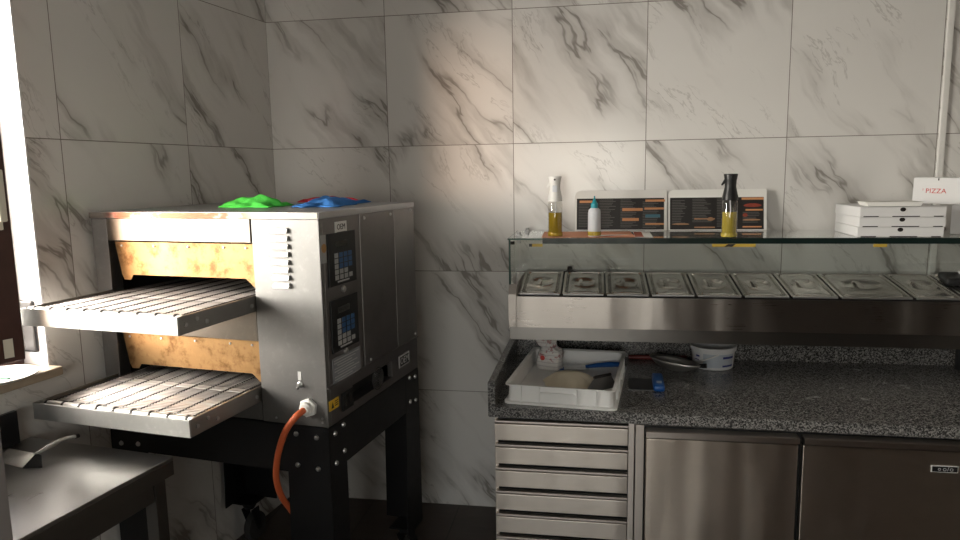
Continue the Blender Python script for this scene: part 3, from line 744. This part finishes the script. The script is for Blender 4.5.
# lids of the ingredient pans, sloping up towards the wall
TILT = math.atan2(1.2065 - 1.156, .325)
def rrect(w, d, r, n=6):
    pts = []
    for cx, cy, a0 in ((w / 2 - r, d / 2 - r, 0), (-w / 2 + r, d / 2 - r, 90), (-w / 2 + r, -d / 2 + r, 180), (w / 2 - r, -d / 2 + r, 270)):
        for i in range(n + 1):
            a = math.radians(a0 + 90 * i / n); pts.append((cx + r * math.cos(a), cy + r * math.sin(a)))
    out = []                                   # extra points along the straight sides
    for i, p in enumerate(pts):
        q = pts[(i + 1) % len(pts)]; out.append(p)
        if i % (n + 1) == n:
            for k in range(1, 10): out.append((p[0] + (q[0] - p[0]) * k / 10, p[1] + (q[1] - p[1]) * k / 10))
    return out
M['lid'] = satin('pan_lid_steel', (.74,.72,.69), .24)
def pan_lid(w, d, x, label):
    o = thing('pan_lid', label, 'pan lid', (x, VY + .1625, (1.156 + 1.2065) / 2 + .0048), 0, 'lids of the ingredient pans')
    o.rotation_euler = (TILT, 0, 0)
    m = MB()
    def ring(a, za, b, zb_):
        A = [m.bm.verts.new((p[0], p[1], za)) for p in a]; B = [m.bm.verts.new((p[0], p[1], zb_)) for p in b]
        k = len(a)
        for i in range(k): m.bm.faces.new((A[i], A[(i + 1) % k], B[(i + 1) % k], B[i]))
        return A, B
    levels = [(0, .012, .0), (0, .012, .0055), (.002, .012, .007), (.010, .016, .007), (.013, .018, .0), (.019, .02, .0), (.023, .022, .0075), (.027, .024, .0085), (.032, .026, .006)]
    prev = None; first = None
    for (ins, r, z) in levels:
        pts = [m.bm.verts.new((p[0], p[1], z)) for p in rrect(w - 2 * ins, d - 2 * ins, r)]
        if prev:
            k = len(pts)
            for i in range(k): m.bm.faces.new((prev[i], prev[(i + 1) % k], pts[(i + 1) % k], pts[i]))
        else: first = pts
        prev = pts
    # floor of the lid joins an oval recess
    k = len(prev); ov = []
    for (sx, sy, z) in ((.32, .20, .006), (.30, .185, .0085), (.26, .16, .002), (.17, .11, -.008)):
        ov.append([m.bm.verts.new((w * sx * math.cos(math.atan2(p.co.y / d, p.co.x / w)), d * sy * math.sin(math.atan2(p.co.y / d, p.co.x / w)), z)) for p in prev])
    seq = [prev] + ov
    for A, B in zip(seq, seq[1:]):
        for i in range(k): m.bm.faces.new((A[i], A[(i + 1) % k], B[(i + 1) % k], B[i]))
    m.bm.faces.new(ov[-1]); m.bm.faces.new(first[::-1])
    bmesh.ops.recalc_face_normals(m.bm, faces=m.bm.faces[:])
    m.build('cover', 'lid', o, True)
    MB().box(-w / 2 + .004, w / 2 - .004, -d / 2 - .002, -d / 2 + .004, .0005, .0075, bev=.001).build('front_lip', 'bolt', o)
    h = MB(); h.tube([(-.012, -.06 * d / .32, .003), (-.012, -.02, .010), (-.012, .02, .010), (-.012, .06 * d / .32, .003)], [.006, .009, .009, .006], 10, flat=.35)
    h.build('handle', 'lid', o, True)
    m2 = MB(); m2.lathe([(0, 0), (.016, 0), (.016, .0012), (0, .0014)], 20, Matrix.Translation((-.030, 0, -.0068)), sx=1.0, sy=2.0); m2.build('handle_slot', 'chain', o)
    return o
ords = ['first pan lid at the left end of the display, beside the end cap', 'second pan lid from the left end of the display', 'third pan lid from the left in the row', 'fourth pan lid from the left, below the gap between the two menus', 'fifth pan lid from the left, below the black-headed oil bottle', 'sixth pan lid from the left in the row', 'seventh pan lid from the left, just left of the wide one', 'wide pan lid, the only broad one in the row', 'narrow pan lid just right of the wide one', 'pan lid at the right edge under the black case']
xs = [1.252 + .179 * i for i in range(8)] + [2.77, 2.949, 3.128]
for i in range(10):
    x0, x1 = xs[i], xs[i + 1]
    pan_lid(x1 - x0 - .007, .318, (x0 + x1) / 2, 'stainless steel ' + ords[i])
# black case at the far right of the lids
bc = thing('plastic_case', 'black rounded plastic case lying on the lids at the right edge', 'case', (3.16, -.255, 1.2005), -.10)
bc.rotation_euler = (TILT, 0, -.12)
MB().box(-.215, .15, -.05, .06, 0, .030, bev=.013, seg=4).build('shell', 'black', bc, True)
MB().box(-.15, .10, .0, .04, .0305, .040, bev=.004).build('label_strip', 'white_label', bc)

# ------------------------------------------------------------------ things on the glass shelf
def bottle_spray(x, y, z, head, label, oilmat, lean=0.0):
    o = thing('oil_sprayer', label, 'bottle', (x, y, z), 0)
    m = MB(); m.lathe([(0, 0), (.028, 0), (.030, .004), (.030, .135), (.026, .146)], 32); m.build('bottle', 'bottle', o, True)
    m = MB(); m.lathe([(0, .003), (.0265, .003), (.0275, .006), (.0275, .100), (0, .100)], 32); m.build('oil', oilmat, o, True)
    MB().lathe([(.0305, .002), (.0312, .004), (.0312, .015), (.0305, .017)], 32).build('base_ring', oilmat, o, True)
    MB().tube([(0, 0, .012), (.004, 0, .10), (0, 0, .15)], .0025, 8).build('dip_tube', 'milky', o, True)
    hd = MB(); hd.lathe([(.0, .1465), (.030, .1465), (.030, .160), (.026, .178), (.0215, .200), (.0225, .222), (.027, .246), (.026, .249), (0, .250)], 28, sx=1.0, sy=1.0)
    hdo = hd.build('spray_head', head, o, True)
    MB().prism([(-.022, .232), (-.036, .206), (-.032, .203), (-.020, .215)], -.006, .006, 'y', bev=.001).build('trigger', head, hdo)
    MB().lathe([(0, 0), (.004, 0), (.004, .003), (0, .003)], 12, Matrix.Translation((.0, -.0262, .236)) @ Matrix.Rotation(PI / 2, 4, 'X')).build('nozzle', 'black', hdo)
    if head == 'white_plastic':
        MB().box(-.010, .010, -.026, -.021, .185, .212, bev=.002).build('trigger_button', 'milky', hdo)
    return o
bottle_spray(1.402, -.335, GZ + .0005, 'white_plastic', 'oil spray bottle with a white head at the left end of the glass shelf', 'oil')
bottle_spray(2.093, -.375, GZ + .0005, 'black', 'oil spray bottle with a black head in front of the right menu', 'oil_pale')
sq = thing('squeeze_bottle', 'small milky squeeze bottle with a teal nozzle cap in front of the left menu', 'bottle', (1.564, -.335, GZ + .0012), 0)
MB().lathe([(0, 0), (.025, 0), (.0262, .004), (.0265, .025), (.0262, .095), (.024, .108), (.016, .116), (0, .116)], 28).build('bottle', 'milky', sq, True)
MB().lathe([(.0266, .003), (.0272, .006), (.0272, .018), (.0266, .020)], 28).build('oil', 'oil_pale', sq, True)
MB().lathe([(0, .1165), (.0145, .1165), (.0145, .134), (.009, .140), (.003, .158), (.0025, .166), (0, .166)], 24).build('nozzle_cap', 'teal', sq, True)
# flyers under the bottles
fl = thing('flyer', 'salmon coloured flyer lying flat on the glass shelf under the bottles', 'flyer', (1.58, -.25, GZ + .0002), .03)
MB().box(-.235, .145, -.135, .135, 0, .0008).build('sheet', 'salmon', fl)
MB().prism([(-.04, -.12), (.14, -.02), (.0, -.03)], .0008, .0011, 'z').build('printed_patch', 'paper', fl)
MB().prism([(-.02, -.128), (.10, -.10), (.05, -.06)], .0008, .0011, 'z').build('printed_patch', 'rust', fl)
fl2 = thing('flyer', 'small rust red and cream flyer next to the salmon one', 'flyer', (1.765, -.26, GZ + .0002), -.02)
MB().box(-.035, .036, -.12, .12, 0, .0008).build('sheet', 'paper', fl2)
MB().box(-.034, .000, -.119, .119, .0008, .0011).build('printed_patch', 'rust', fl2)
# menus leaning on the wall
def menu(x0, x1, label, spec):
    o = thing('menu_board', label, 'menu', (x0, -.062, GZ + .0005), 0); o.rotation_euler = (-math.radians(10), 0, 0)
    wd, ht = x1 - x0, .182
    m = MB()
    r = .022
    m.prism([(0, 0), (wd, 0), (wd, ht - .004), (wd - .004, ht), (r, ht), (r * .3, ht - r * .3), (0, ht - r)], -.002, 0, 'y'); m.build('board', 'paper', o)
    p = MB().box(.008, wd - (.012), -.0028, -.002, .004, ht - .036).build('printed_panel', 'menu_black', o)
    for (kind, a, b, z0, z1) in spec:
        if kind == 'text':
            t = MB(); z = z1; i = 0
            while z > z0 + .004:
                ww = (b - a) * (.55 + .4 * random.random())
                t.box(a * wd, (a + ww) * wd, -.0033, -.0028, z - .0028, z); z -= .0072; i += 1
            t.build('text_column', 'menu_text', p)
        else:
            m = MB()
            if kind in ('menu_red', 'menu_tan') and z1 - z0 > .008: m.prism([((a + b) / 2 * wd + (b - a) / 2 * wd * math.cos(t_ * PI / 10), (z0 + z1) / 2 + (z1 - z0) / 2 * math.sin(t_ * PI / 10) * (1 if t_ < 10 else .6)) for t_ in range(20)], -.0034, -.0028, 'y')
            else: m.box(a * wd, b * wd, -.0034, -.0028, z0, z1)
            m.build('heading' if kind == 'menu_orange' else 'picture', kind, p)
    return o
T = .146
menu(1.477, 1.884, 'white-edged black printed menu at the left, behind the squeeze bottle',
     [('text', .04, .24, .01, .128), ('text', .27, .46, .01, .14), ('text', .50, .70, .01, .14), ('text', .74, .94, .01, .13),
      ('menu_orange', .05, .19, .126, .137), ('menu_orange', .52, .74, .088, .101), ('menu_orange', .52, .70, .043, .056), ('menu_orange', .77, .98, .129, .139), ('menu_orange', .76, .97, .094, .103), ('menu_orange', .77, .97, .025, .033), ('menu_blue', .77, .93, .058, .072)])
menu(1.890, 2.308, 'white-edged black printed menu at the right with a red food picture',
     [('text', .04, .20, .03, .135), ('text', .25, .46, .03, .14), ('text', .50, .70, .01, .14), ('menu_tan', .04, .22, .022, .032), ('menu_tan', .27, .48, .048, .054), ('menu_tan', .40, .47, .038, .058), ('menu_tan', .27, .48, .010, .016),
      ('menu_orange', .75, .97, .134, .144), ('menu_red', .77, .95, .098, .118), ('menu_orange', .79, .96, .086, .093), ('text', .76, .95, .03, .08), ('menu_tan', .76, .94, .040, .050), ('menu_red', .76, .81, .055, .075), ('menu_orange', .76, .95, .012, .018)])
# pizza boxes
def pizza_box(x, y, z, rz, w, d, h, label):
    o = thing('pizza_box', label, 'box', (x, y, z), rz, 'stack of flat pizza boxes')
    MB().box(-w / 2, w / 2, -d / 2, d / 2, 0, h - .0025, bev=.001).build('tray', 'card', o)
    MB().box(-w / 2 - .001, w / 2 + .001, -d / 2 - .001, d / 2 + .001, h - .0022, h, bev=.0006).build('lid', 'card', o)
    m = MB(); m.lathe([(0, 0), (.010, 0), (.010, .0008), (0, .0008)], 18, Matrix.Translation((.0, -d / 2 - .0002, h - .010)) @ Matrix.Rotation(PI / 2, 4, 'X'), sy=.8); m.build('thumb_notch', 'chain', o)
    for a, b in ((-.46, -.28), (-.12, .20), (.36, .47)): MB().box(a * w, b * w, -d / 2 - .0009, -d / 2 - .0001, .0, .0035).build('slot', 'chain', o)
    return o
for i, lb in enumerate(('lowest white pizza box of the stack of three on the glass shelf', 'middle white pizza box of the stack of three', 'topmost white pizza box of the stack, under the paper tray')):
    pizza_box(2.720 + .002 * (i % 2), -.245 - .002 * i, GZ + .0005 + i * .0385, -.03 + .012 * i, .300, .285, .038, lb)
pt = thing('paper_tray', 'shallow white paper tray lying on the pizza boxes', 'tray', (2.700, -.315, GZ + .1170), -.02)
m = MB()
m.prism([(-.092, .0), (.092, .0), (.100, .014), (-.100, .014)], -.05, .05, 'y', bev=.001)
m.box(-.102, .102, -.052, .052, .0142, .016, bev=.0006); m.build('tray', 'paper', pt)
# small pizza cartons
def carton(x, y, z, rz, w, d, h, label, txt, tilt=0.0):
    o = thing('pizza_carton', label, 'box', (x, y, z), rz, 'small pizza cartons'); o.rotation_euler = (0, tilt, rz)
    MB().box(-w / 2, w / 2, -d / 2, d / 2, 0, h, bev=.0015).build('carton_body', 'card', o)
    m = MB(); m.box(-w / 2 + .004, w / 2 - .004, -d / 2 - .0006, d / 2, h + .0002, h + .0012); m.build('carton_flap', 'card', o)
    MB().box(.0, .004, -d / 2 - .0008, -d / 2 - .0001, h - .010, h - .001).build('notch', 'chain', o)
    for s in txt: text_mesh(s[0], s[1], 'lettering', 'red_print', o, Matrix.Translation((s[2], -d / 2 - .0006, s[3])) @ FRONT)
    return o
carton(2.940, -.180, GZ + .1180, -.60, .165, .15, .102, 'small white carton printed PIZZA resting on top of the pizza box stack', [('PIZZA', .026, -.004, .050), ('i', .014, -.048, .056)], .02)
carton(3.034, -.250, GZ + .0005, -.45, .145, .10, .1125, 'small white carton with red print at the right edge, under the other carton', [('PIZZA', .030, .0, .06)])

# ------------------------------------------------------------------ dough tray and its contents
TRX_, TRY, TRZ, TRA = 1.469, -.466, CZ + .0006, -.105
tr = thing('dough_tray', 'white plastic dough tray on the granite worktop', 'tray', (TRX_, TRY, TRZ), TRA)
w_, d_, h_ = .416, .582, .074
m = MB()
rings = [(-.004, 0), (.004, .0), (.004, .007), (-.008, .010), (-.012, h_ - .008), (.000, h_ - .004), (.000, h_), (-.008, h_), (-.016, h_ - .006), (-.014, .006)]
prev = None; first = None
for ins, z in rings:
    pts = [m.bm.verts.new((p[0], p[1], z)) for p in rrect(w_ + 2 * ins, d_ + 2 * ins, .022)]
    if prev:
        k = len(pts)
        for i in range(k): m.bm.faces.new((prev[i], prev[(i + 1) % k], pts[(i + 1) % k], pts[i]))
    else: first = pts
    prev = pts
m.bm.faces.new(prev); m.bm.faces.new(first[::-1])
bmesh.ops.recalc_face_normals(m.bm, faces=m.bm.faces[:])
m.build('tub', 'tray_plastic', tr, True)
yf = -d_ / 2; RB = lambda *a: MB().box(*a).build('rib', 'tray_plastic', tr)
for x in (-.145, -.075, .065, .135): RB(x - .002, x + .002, yf - .001, yf + .012, .008, h_ - .006)
RB(-.075, .065, yf - .001, yf + .012, .046, .050)
for y in (-.18, -.08, .08, .18):
    for s in (-1, 1): RB(min(s * (w_ / 2 + .001), s * (w_ / 2 - .012)), max(s * (w_ / 2 + .001), s * (w_ / 2 - .012)), y - .002, y + .002, .008, h_ - .006)
IN = TRZ + .0068
# flour bag
fb = thing('flour_bag', 'crumpled white and red paper flour bag standing in the dough tray', 'bag', (1.375, -.262, IN), -.35)
m = MB(); n = 36; rings = []
levels = [(.0, 1.0, 0), (.004, 1.04, 0), (.035, 1.05, .0), (.07, 1.0, .002), (.088, .86, .004), (.098, .62, -.004), (.106, .66, -.012), (.125, .80, -.016), (.145, .80, -.022), (.150, .66, -.026), (.146, .45, -.026)]
for z, s, dx in levels:
    R = []
    for i in range(n):
        a = 2 * PI * i / n
        sq_ = 1 / max(abs(math.cos(a)), abs(math.sin(a))) ** .55
        wr = 1 + (.05 + .06 * (z > .08)) * math.sin(5 * a + z * 60) + .03 * math.sin(11 * a - z * 90)
        R.append(m.bm.verts.new((dx + .053 * s * sq_ * wr * math.cos(a), .038 * s * sq_ * wr * math.sin(a), z + (.006 * math.sin(3 * a) if z > .1 else 0))))
    rings.append(R)
for A, B in zip(rings, rings[1:]):
    for i in range(n): m.bm.faces.new((A[i], A[(i + 1) % n], B[(i + 1) % n], B[i]))
m.bm.faces.new(rings[0][::-1]); m.bm.faces.new(rings[-1])
bmesh.ops.recalc_face_normals(m.bm, faces=m.bm.faces[:])
def flour_mat():
    k = N('printed_flour_paper'); o = k.obj()
    sep = k.n('ShaderNodeSeparateXYZ', {0: o})
    red = k.math('MULTIPLY', k.smooth(k.noise(o, 55, 3, .6), .54, .60), k.smooth(sep.outputs[2], .03, .05))
    lines = k.math('LESS_THAN', k.math('PINGPONG', k.math('MULTIPLY', sep.outputs[2], 60), .5), .12)
    c = k.mix(k.math('MULTIPLY', lines, .45), (.70,.68,.66), (.35,.33,.36))
    c = k.mix(k.math('MULTIPLY', red, .7), c, (.32,.08,.09))
    return k.bsdf(c, .7, 0, .2, bump=k.noise(o, 40, 4, .6), bstr=.5, bdist=.004)
m.build('paper_sack', flour_mat(), fb, True)
m = MB(); m.lathe([(0, 0), (.011, 0), (.011, .0008), (0, .0008)], 20, Matrix.Translation((-.016, -.046, .055)) @ Matrix.Rotation(PI / 2, 4, 'X')); m.build('round_emblem', 'red_print', fb)
# dough
m = MB()
def dough(u, v):
    a = 2 * PI * u; r = v
    rr = 1 + .05 * math.sin(3 * a + .6) + .02 * math.sin(7 * a) + .03 * math.sin(12 * a + r * 4)
    z = .044 * (1 - r ** 2.4) * (1 + .10 * r * math.sin(2 * a + 1)) + .004 * math.sin(40 * r * math.cos(a) + 2) * math.sin(33 * r * math.sin(a)) * (1 - r) * r * 2
    return (.108 * rr * r * math.cos(a), .122 * rr * r * math.sin(a), max(z, 0) + .0005)
m.grid(72, 14, dough); bmesh.ops.remove_doubles(m.bm, verts=m.bm.verts[:], dist=.0003)
lo = [v for v in m.bm.verts if v.co.z < .00055]
tag(m.build('dough', 'dough', None, True, (1.467, -.475, IN)), 'pale lump of pizza dough resting in the white tray', 'dough')
# blue spatula lying at the back of the tray
sp_ = thing('spatula', 'spatula with a blue handle lying at the back of the dough tray', 'spatula', (1.56, -.265, IN), .07)
MB().box(-.125, -.015, -.020, .028, .001, .003, bev=.0008).build('blade', 'alu', sp_)
MB().tube([(-.03, .0, .012), (.02, .002, .018), (.08, .004, .022), (.118, .004, .022)], [.009, .014, .017, .014], 12, flat=.7).build('handle', 'blue_plastic', sp_, True)
MB().box(-.150, -.124, -.020, .022, .001, .004, bev=.0008).build('blade_edge', 'blue_plastic', sp_)
# dark scraper at the front right of the tray
ds = thing('dough_scraper', 'dark grey scraper leaning in the right front corner of the dough tray', 'scraper', (1.592, -.560, IN), .70)
m = MB(); m.prism([(-.085, .0), (.085, .0), (.085, .055), (-.0, .055)], -.002, .002, 'y', mat=Matrix.Rotation(math.radians(-42), 4, 'X')); m.build('blade', 'grey_blade', ds)
m = MB(); m.tube([(-.0, .038, .042), (.085, .038, .042)], .007, 10); m.build('grip', 'black', ds, True)

# ------------------------------------------------------------------ things lying on the worktop
bcut = thing('dough_cutter', 'dough cutter with a blue handle and dark blade on the worktop right of the tray', 'cutter', (1.822, -.440, CZ + .0006), -.04)
MB().box(-.115, -.008, -.085, .075, .0, .0022, bev=.0006).build('blade', 'grey_blade', bcut)
MB().box(-.020, .024, -.095, .088, .0, .026, bev=.011, seg=4).build('handle', 'blue_plastic', bcut, True)
MB().box(-.006, .014, -.060, -.030, .0262, .0268).build('handle_label', 'paleblue', bcut)
# flour scoop: open boat of cast aluminium with its handle behind the bucket
sco = thing('flour_scoop', 'grey metal flour scoop leaning against the white bucket', 'scoop', (1.913, -.235, CZ + .003), -.40)
m = MB()
def scoop(u, v):
    r = v; a = 2 * PI * u
    x = .112 * r * math.cos(a) * (1 - .10 * math.sin(a)); y = .056 * r * math.sin(a)
    return (x, y, .003 + .046 * r ** 2.6 + .010 * r * math.cos(a) * -1 * r)
m.grid(40, 10, scoop); bmesh.ops.remove_doubles(m.bm, verts=m.bm.verts[:], dist=.0002)
m.build('bowl', 'alu', sco, True)
md = sco.children[0].modifiers.new('thickness', 'SOLIDIFY') if sco.children else [c for c in bpy.data.objects if c.parent == sco][0].modifiers.new('thickness', 'SOLIDIFY')
md.thickness = .0025
MB().tube([(.106, 0, .036), (.12, 0, .038), (.135, .0, .040)], [.008, .010, .010], 12).build('handle', 'black', sco, True)
# plastic bucket
bk = thing('bucket', 'white plastic tub with blue printed label and wire handle under the display', 'bucket', (2.088, -.125, CZ + .0006), 0)
m = MB(); m.lathe([(0, 0), (.083, 0), (.086, .003), (.092, .078), (.0985, .079), (.0995, .096), (.097, .098), (.0925, .097), (.090, .080), (.084, .006), (0, .006)], 48); m.build('tub', 'bucket', bk, True)
lb = MB()
def curved(a0, a1, z0, z1, off, nm, mt, par):
    q = MB(); q.grid(14, 2, lambda u, v: ((.0862 + .0065 * ((z0 + (z1 - z0) * v)) / .078 + off) * math.cos(a0 + (a1 - a0) * u), (.0862 + .0065 * ((z0 + (z1 - z0) * v)) / .078 + off) * math.sin(a0 + (a1 - a0) * u), z0 + (z1 - z0) * v))
    return q.build(nm, mt, par, True)
dg = math.radians
lbo = curved(dg(235), dg(325), .012, .072, .0006, 'label', 'paleblue', bk)
curved(dg(288), dg(325), .052, .062, .0012, 'label_print', 'navy', lbo); curved(dg(288), dg(325), .016, .024, .0012, 'label_print', 'navy', lbo)
for z in (.046, .040, .034, .028): curved(dg(292), dg(322), z - .0015, z, .0012, 'label_print', 'print_grey', lbo)
curved(dg(212), dg(224), .055, .063, .0012, 'label_print', 'navy', lbo); curved(dg(205), dg(222), .040, .044, .0012, 'label_print', 'navy', lbo)
MB().tube([(.1015 * math.cos(a), .1015 * math.sin(a), z) for a, z in [(dg(200 + 7.5 * i), .018 + .058 * ((i / 10) ** 1.1)) for i in range(11)]], .0028, 8).build('handle', 'white_plastic', bk, True)
rbn = MB(); rbn.tube([(1.725, -.060, CZ + .012), (1.80, -.058, CZ + .012), (1.985, -.050, CZ + .012)], [.009, .0105, .0105], 14)
tag(rbn.build('utensil_handle', 'darkred', None, True), 'dark red stick lying on the worktop against the backsplash behind the scoop', 'stick')

# ------------------------------------------------------------------ light
def area(name, loc, target, sx, sy, power, color):
    l = bpy.data.lights.new(name, 'AREA'); l.shape = 'RECTANGLE'; l.size = sx; l.size_y = sy; l.energy = power; l.color = color
    o = bpy.data.objects.new(name, l); col.objects.link(o); o.location = loc
    o.rotation_euler = (Vector(target) - Vector(loc)).to_track_quat('-Z', 'Y').to_euler(); return o
def lwp(d, l, z): return (d * math.cos(PHI) - l * math.sin(PHI), -d * math.sin(PHI) - l * math.cos(PHI), z)
area('window_daylight', lwp(-2.1, 2.75, 2.3), lwp(0, 2.1, 1.75), 3.2, 2.4, 1350, (1.0, .92, .82))
sun = bpy.data.lights.new('low_sun', 'SUN'); sun.energy = 2.1; sun.color = (1.0, .66, .44); sun.angle = math.radians(11)
so = bpy.data.objects.new('low_sun', sun); col.objects.link(so); so.rotation_euler = Vector((.64, .77, -.04)).to_track_quat('-Z', 'Y').to_euler()
area('door_daylight', ((DX0 + DX1) / 2, YF - .5, 1.7), (1.3, 0, 1.5), 1.9, 1.2, 58, (1.0, .92, .84))
# world: pale sky
wd = bpy.data.worlds.new('sky'); scene.world = wd; wd.use_nodes = True
nt = wd.node_tree; bgn = nt.nodes['Background']
sky = nt.nodes.new('ShaderNodeTexSky'); sky.sky_type = 'NISHITA'; sky.sun_elevation = math.radians(28); sky.sun_rotation = math.radians(120); sky.sun_disc = False; sky.dust_density = 2.0
nt.links.new(sky.outputs[0], bgn.inputs[0]); bgn.inputs[1].default_value = .25

vs_ = scene.view_settings
scene.display_settings.display_device = 'sRGB'
vs_.view_transform = 'Standard'; vs_.look = 'None'; vs_.exposure = 0.30; vs_.gamma = 1.0; vs_.use_curve_mapping = False
